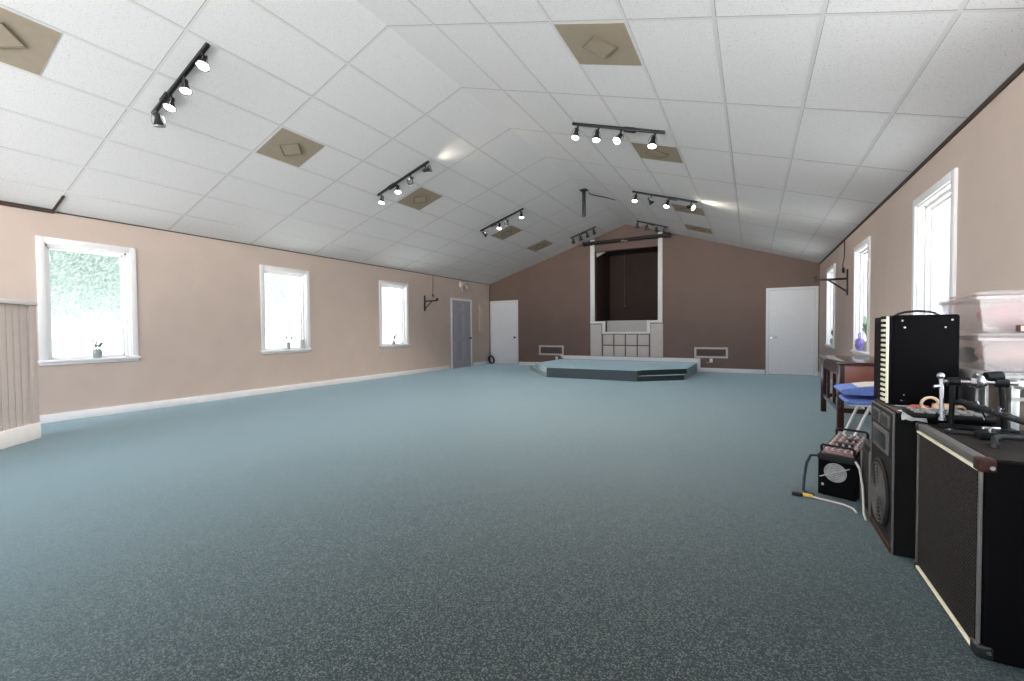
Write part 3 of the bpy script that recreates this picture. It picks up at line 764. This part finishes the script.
# ------------------------------------------------------------------ floor monitor behind the PA
t = thing('monitor_speaker', 'dark grey moulded speaker squeezed between the small mixer and the PA speaker', 'speaker', (.617, 3.18, 0))
MB().prism([(0, 0), (.33, 0), (.33, .40), (.06, .44), (0, .40)], 0, .25, 'y').build('shell', M_plasticgrey, t)
MB().box(-.012, 0, .03, .22, .04, .37, .005).build('grille', M_grille, t)
MB().box(-.018, .002, 0, .022, .01, .39, .004).box(-.018, .002, .228, .25, .01, .39, .004).build('edge', M_silver, t)

# ------------------------------------------------------------------ cases against the right wall
t = thing('road_case', 'dark grey case with speckled top edge under the clear storage tubs', 'case', (.96, 2.9, 0))
MB().box(0, .37, 0, .75, 0, .85, .006).build('body', M_caseside, t)
MB().box(-.006, .376, -.006, .756, .85, .9, .008).build('speckled_edge', M_speck, t)
MB().box(.1, .27, -.014, 0, .45, .6, .005).build('handle', M_black, t)
t = thing('flight_case', 'aluminium edged brown flight case behind the drum pedal at the photo edge', 'case', (.965, 2.63, 0))
MB().box(.012, .36, .012, .25, .012, .875).build('panel', M_caseb, t)
m = MB()
for x in (0, .346):
    for y in (0, .236): m.box(x, x+.026, y, y+.026, 0, .888, .003)
for z in (0, .862):
    for y in (0, .236): m.box(0, .372, y, y+.026, z, z+.026, .003)
    for x in (0, .346): m.box(x, x+.026, 0, .262, z, z+.026, .003)
m.box(0, .372, -.002, .02, .8, .815)
m.build('edge_trim', M_alu, t)
for x in (0.02, .35):
    for z in (.02, .868): MB().ball((x, .02, z), .028, seg=12).build('ball_corner', M_alu, t)
MB().box(.05, .11, -.008, .002, .81, .86, .003).build('latch', M_black, t)

# storage tubs
def tub(label, loc, rot, h, lid=True, w=.36, d=.66):
    t = thing('storage_tub', label, 'storage tub', loc, 0, 'clear storage tubs', rot)
    m = MB(); b = .02; th = .004
    def ring(x0, x1, y0, y1, z):
        return [m.bm.verts.new((x, y, z)) for x, y in ((x0, y0), (x1, y0), (x1, y1), (x0, y1))]
    o0 = ring(b, w-b, b, d-b, 0); o1 = ring(0, w, 0, d, h); i1 = ring(th, w-th, th, d-th, h); i0 = ring(b+th, w-b-th, b+th, d-b-th, th)
    for A_, B_ in ((o0, o1), (o1, i1), (i1, i0)):
        for k in range(4): m.bm.faces.new((A_[k], A_[(k+1) % 4], B_[(k+1) % 4], B_[k]))
    m.bm.faces.new(o0[::-1]); m.bm.faces.new(i0)
    m.build('tub', M_tub, t)
    MB().box(-.012, w+.012, -.012, .004, h-.018, h, .003).box(-.012, w+.012, d-.004, d+.012, h-.018, h, .003).box(-.012, .004, 0, d, h-.018, h, .003).box(w-.004, w+.012, 0, d, h-.018, h, .003).build('rim', M_tub, t)
    if lid:
        MB().box(-.016, w+.016, -.016, d+.016, h+.001, h+.02, .005).box(.03, w-.03, .03, d-.03, h+.02, h+.027, .003).build('lid', M_tub, t)
    return t
ang = math.radians(-4)
tub('lower clear storage tub with peach contents on the speckled case', (.965, 2.915, .901), (0, 0, ang), .165)
tub('upper clear storage tub with pink cloth inside', (.972, 2.965, 1.0935), (0, 0, ang), .175)
def lump(name, label, cat, c, r, sx, sy, sz, mt, amp=.012, seed=1):
    random.seed(seed); m = MB().ball((0, 0, r*sz), r, sx, sy, sz, 28)
    for v in m.bm.verts:
        n = math.sin(v.co.x*46+seed)*math.cos(v.co.y*39+seed*2)+math.sin(v.co.z*70+v.co.y*30)
        v.co += v.co.normalized()*amp*n*.5 if v.co.length > 1e-6 else Vector()
        v.co.z = max(.001, v.co.z)
    return tag(m.build(name, mt, None, c), label, cat)
lump('folded_cloth', 'crumpled pink cloth inside the upper clear tub', 'cloth', (1.165, 3.14, 1.10), .118, 1.12, 1.3, .6, M_pink, .014, 3)
lump('folded_cloth', 'peach cloth filling the lower clear tub', 'cloth', (1.17, 3.15, .907), .125, 1.1, 1.6, .55, M_peach, .01, 5)
lump('folded_cloth', 'dark grey cloth at the back of the lower clear tub', 'cloth', (1.07, 3.40, .907), .06, .7, 1.2, .8, M_plasticgrey, .01, 6)
t = thing('book', 'brown book jutting out between the two storage tubs', 'book', (1.09, 2.905, 1.0935), -.06)
MB().box(0, .2, 0, .045, 0, .004).box(0, .2, 0, .045, .026, .03).box(.0, .004, 0, .045, .0, .03).build('cover', M_book, t)
MB().box(.004, .196, .003, .045, .004, .026).build('pages', M_paper, t)

# ------------------------------------------------------------------ bass drum pedal on the big cabinet
ZC = CZ+.003
t = thing('drum_pedal', 'chrome and black bass drum pedal standing on the big speaker cabinet', 'drum pedal', (.745, 2.53, ZC))
# local frame: posts along +x, board running toward +x/-y
MB().box(-.03, .2, -.03, .03, 0, .012, .004).build('base_plate', M_pedal, t)
MB().tube([(0.005, 0, .01), (.008, 0, .2)], .0095, 12).build('post', M_pedal, t)
MB().tube([(.165, .0, .01), (.155, 0, .2)], .0095, 12).build('post', M_pedal, t)
ax = MB().cyl((-.02, 0, .2), (.2, 0, .2), .0085, seg=16).build('axle', M_chrome, t)
m = MB()
for x in (.01, .155): m.cyl((x-.018, 0, .2), (x+.018, 0, .2), .018, seg=16)
m.build('bearing', M_pedal, ax)
m = MB(); m.torus((.085, 0, .205), .026, .008, (1, 0.25, 0), 20).cyl((.06, 0, .2), (.075, 0, .2), .02, seg=18).cyl((.095, 0, .2), (.108, 0, .2), .016, seg=18); m.build('cam', M_chrome, ax)
m = MB().tube([(.085, .0, .2), (.085, .005, .12), (.09, -.06, .05)], .005, 6); m.build('chain', M_chrome, t)
m = MB().tube([(-.028, 0, .215), (-.028, -.005, .12), (-.025, -.008, .04)], [.009, .007, .009], 10).cyl((-.026, -.006, .06), (-.026, -.006, .075), .014, seg=12).cyl((-.025, -.008, .03), (-.025, -.008, .044), .014, seg=12).ball((-.03, 0, .222), .015, seg=12).tube([(-.03, 0, .18), (-.055, -.01, .175)], .006, 8)
m.build('spring_rod', M_chrome, t)
m = MB().tube([(.115, .01, .2), (.14, .03, .235)], .005, 8); bt = m.build('beater_rod', M_chrome, t)
MB().cyl((.115, .02, .222), (.165, .03, .228), .02, seg=20).build('beater', M_pedal, bt)
m = MB()
d = Vector((.33, -.2, 0)).normalized(); s = Vector((d.y, -d.x, 0))
M1 = Matrix.Translation((.02, -.01, .12)) @ Matrix(((d.x, s.x, 0, 0), (d.y, s.y, 0, 0), (0, 0, 1, 0), (0, 0, 0, 1))) @ Matrix.Rotation(.3, 4, 'Y')
m.box(0, .36, -.04, .04, -.006, .006, .003, M=M1)
fb = m.build('footboard', M_pedal, t)
m = MB()
for k in range(9): m.box(.03+k*.036, .045+k*.036, -.03, .03, .006, .01, .001, M=M1)
m.build('tread', M_plasticgrey, fb)
M0 = Matrix.Translation((.02, -.01, .012)) @ Matrix(((d.x, s.x, 0, 0), (d.y, s.y, 0, 0), (0, 0, 1, 0), (0, 0, 0, 1)))
MB().box(.0, .37, -.012, .012, -.01, -.002, .002, M=M0).box(.3, .39, -.045, .045, -.011, .004, .003, M=M0).build('heel_plate', M_pedal, t)
m = MB()
for k in (.12, .2, .28): m.cyl(M1 @ Vector((k, -.035, .006)), M1 @ Vector((k, -.035, .02)), .008, seg=10)
m.build('bolts', M_chrome, fb)

# black button board lying across the speakers
t = thing('button_board', 'flat black foot controller with rows of grey buttons beside the drum pedal', 'foot controller', (.64, 2.585, PZ+.005), math.radians(2))
MB().box(0, .27, .0, .15, .0, .022, .005).build('body', M_pedal, t)
m = MB()
for j in range(3):
    for i in range(6): m.box(.012+i*.04, .042+i*.04, .012+j*.047, .04+j*.047, .02, .03, .003)
m.build('buttons', M_key, t)
o = MB()
rnd = random.Random(4)
prev = []
for i in range(6):
    row = []
    for j in range(5):
        row.append(o.bm.verts.new((.625+i*.018, 2.70+.012*math.sin(j*2+i)+j*.001+(-.012 if j < 3 else .03*(j-2)), .70+.006-(.016*(2-j) if j < 2 else 0)+.004*math.sin(i*2.3+j)+(.004 if j > 1 else 0))))
    prev.append(row)
for i in range(5):
    for j in range(4): o.bm.faces.new((prev[i][j], prev[i+1][j], prev[i+1][j+1], prev[i][j+1]))
tag(o.build('paper_scrap', M_paper), 'crumpled white scrap hanging over the edge of the PA speaker', 'paper')
# tape loop + red marker
t = thing('tape_roll', 'cream cable loop and tape lying in front of the combo amplifier', 'tape', (.80, 2.87, PZ+.005), .2)
MB().torus((-.03, .0, .033), .032, .007, (.1, 1, .25), 24).build('loop', M_tapec, t)
MB().lathe([(.022, 0), (.045, 0), (.047, .004), (.047, .026), (.045, .03), (.022, .03), (.02, .026), (.02, .004), (.022, 0)], Matrix.Translation((.03, 0, 0)), 28).build('roll', M_tapec, t)
MB().tube([(.06, 0, .02), (.09, -.01, .022), (.105, .0, .012), (.1, .02, .006)], .008).build('tail', M_tapec, t)
t = thing('screwdriver', 'red handled tool lying in front of the combo amplifier', 'tool', (.70, 2.88, PZ+.016), -.06)
MB().tube([(0, 0, 0), (.012, 0, 0), (.06, 0, 0), (.072, 0, 0)], [.007, .011, .01, .006], 10).build('handle', M_orange, t)
MB().tube([(-.06, 0, -.002), (0, 0, 0)], .0035, 8).build('shaft', M_chrome, t)

# loose hardware on the big cabinet
t = thing('cymbal_arm', 'bent dark metal stand arm lying on the big speaker cabinet', 'stand arm', (.80, 2.2, ZC))
MB().tube([(-.04, -.02, .012), (-.035, -.005, .03), (-.01, .02, .034), (.06, .04, .03), (.14, .05, .022), (.2, .05, .013)], .0095, 10).build('rod', M_plasticgrey, t)
MB().cyl((-.04, -.02, 0), (-.04, -.02, .016), .017, seg=14).build('tip', M_black, t)
t = thing('drum_clamp', 'chrome wing clamp with black block on the big speaker cabinet', 'clamp', (.80, 2.33, ZC), .2)
MB().box(-.04, .02, -.02, .02, 0, .03, .005).build('block', M_pedal, t)
MB().cyl((-.0, -.005, .03), (.0, -.005, .045), .013, seg=14).box(-.028, .028, -.01, .002, .034, .05, .005).build('wing_nut', M_chrome, t)
MB().tube([(.02, 0, .015), (.09, .02, .012), (.15, .02, .01)], .007).build('stem', M_plasticgrey, t)
for i, (x, y, r, l) in enumerate(((.935, 2.12, .3, 'long white plastic tag on the big speaker cabinet at the photo edge'), (.93, 2.24, -.1, 'white folded label lying behind the long white tag on the big cabinet'))):
    t = thing('plastic_tag', l, 'tag', (x, y, ZC), r, 'white tags on the big cabinet')
    MB().box(-.045, .03, -.012, .012, 0, .006, .002).build('strip', M_paper, t)
    MB().tube([(.028, 0, .004), (.06, .012, .006), (.1, .0, .004)], .004).build('tie', M_paper, t)
t = thing('metal_bar', 'short flat dark bar lying along the back of the big speaker cabinet', 'bar', (.71, 2.40, ZC), -.25)
MB().box(-.02, .12, -.016, .016, 0, .014, .004).build('bar', M_plasticgrey, t)
MB().cyl((.0, 0, .014), (.0, 0, .02), .01, seg=10).build('bolt', M_chrome, t)

# ------------------------------------------------------------------ outside
m = MB(); rnd = random.Random(3)
def leaf(x, y, z, r):
    n = Vector((rnd.uniform(.3, 1), rnd.uniform(-.6, .6), rnd.uniform(-.6, .6))).normalized(); u = n.orthogonal().normalized(); v = n.cross(u); c = Vector((x, y, z))
    m.bm.faces.new([m.bm.verts.new(c+u*r), m.bm.verts.new(c+v*r*.55), m.bm.verts.new(c-u*r), m.bm.verts.new(c-v*r*.55)])
for k in range(30000):
    z = 1.05+2.4*rnd.random()**.62; leaf(-11.5+rnd.uniform(-.5, .5), rnd.gauss(3.35, .8), z, rnd.uniform(.018, .034))
for k in range(4500):
    leaf(-11.5+rnd.uniform(-.5, .5), rnd.gauss(7.2, .28), rnd.gauss(2.3, .5), rnd.uniform(.015, .03))
m.cyl((-11.9, 4.9, -.3), (-11.9, 4.7, 2.2), .12, .08, 10)
for y in (3.3, 6.9): m.tube([(-11.9, 4.7, 2.0), (-11.8, (4.7+y)/2, 2.7), (-11.6, y, 3.1)], [.06, .04, .02], 8)
o = m.build('tree_foliage', M_hedge); o['kind'] = 'stuff'; tag(o, 'pale green trees blurred behind the nearest left window', 'trees')

# ------------------------------------------------------------------ light
w = bpy.data.worlds.new('overcast_sky'); sc.world = w; w.use_nodes = True
nt = w.node_tree; bg = nt.nodes['Background']
tc = nt.nodes.new('ShaderNodeTexCoord'); sp = nt.nodes.new('ShaderNodeSeparateXYZ'); mr = nt.nodes.new('ShaderNodeMapRange')
mr.inputs['From Min'].default_value = -.03; mr.inputs['From Max'].default_value = .03
mxw = nt.nodes.new('ShaderNodeMix'); mxw.data_type = 'RGBA'
mxw.inputs[6].default_value = (6.2, 6.15, 6.1, 1)      # bright lower half, added to throw light up onto the ceiling
mxw.inputs[7].default_value = (1.8, 2.12, 2.55, 1)   # sky
nt.links.new(tc.outputs['Generated'], sp.inputs[0]); nt.links.new(sp.outputs['Z'], mr.inputs['Value'])
nt.links.new(mr.outputs[0], mxw.inputs[0]); nt.links.new(mxw.outputs[2], bg.inputs['Color']); bg.inputs['Strength'].default_value = 1
def spot(loc, d, power, size, blend=.6, col=(1, .86, .68)):
    l = bpy.data.lights.new('lamp_beam', 'SPOT'); l.energy = power; l.spot_size = math.radians(size); l.spot_blend = blend; l.color = col; l.shadow_soft_size = .04
    o = bpy.data.objects.new('lamp_beam', l); COL.objects.link(o); o.location = loc
    o.rotation_euler = Vector(d).to_track_quat('-Z', 'Y').to_euler()
bpy.context.view_layer.update()
M = t2.matrix_world @ s2[3]; d = M.to_3x3() @ Vector((0, 0, 1)); spot(M @ Vector((0, 0, .09)), d, 3.5, 95, 1)
for t_, M_, aim in LAMPS:
    if aim[2] > -.5: continue
    Mw = t_.matrix_world @ M_; spot(Mw @ Vector((0, 0, .09)), Vector(aim), 36 if t_.location.y < 7 else 98, 120 if t_.location.y < 7 else 140, .9, (1, .93, .84))
M = t6.matrix_world @ s6[3]; spot(M @ Vector((0, 0, .09)), Vector((1, .1, -.05)), 7, 90, 1)

# ------------------------------------------------------------------ camera
Fv = Vector((-0.49022219, 0.8712807, -0.02349784)); Rv = Vector((0.87158274, 0.49019261, -0.00739789)); Uv = Vector((-0.00507283, 0.02410692, 0.99969652))
cam = bpy.data.cameras.new('camera'); co = bpy.data.objects.new('camera', cam); COL.objects.link(co)
co.matrix_world = Matrix(((Rv.x, Uv.x, -Fv.x, 0), (Rv.y, Uv.y, -Fv.y, 0), (Rv.z, Uv.z, -Fv.z, 1.1165), (0, 0, 0, 1)))
cam.sensor_width = 36; cam.lens = 427.4336*36/1024; cam.clip_start = .02; cam.clip_end = 200
sc.camera = co
vs = sc.view_settings; vs.view_transform = 'Standard'; vs.look = 'None'; vs.gamma = 1; vs.use_curve_mapping = False; vs.exposure = 1.64
sc.cycles.use_denoising = True
sc.cycles.max_bounces = 12; sc.cycles.diffuse_bounces = 8; sc.cycles.transparent_max_bounces = 12
sc.cycles.sample_clamp_indirect = 6
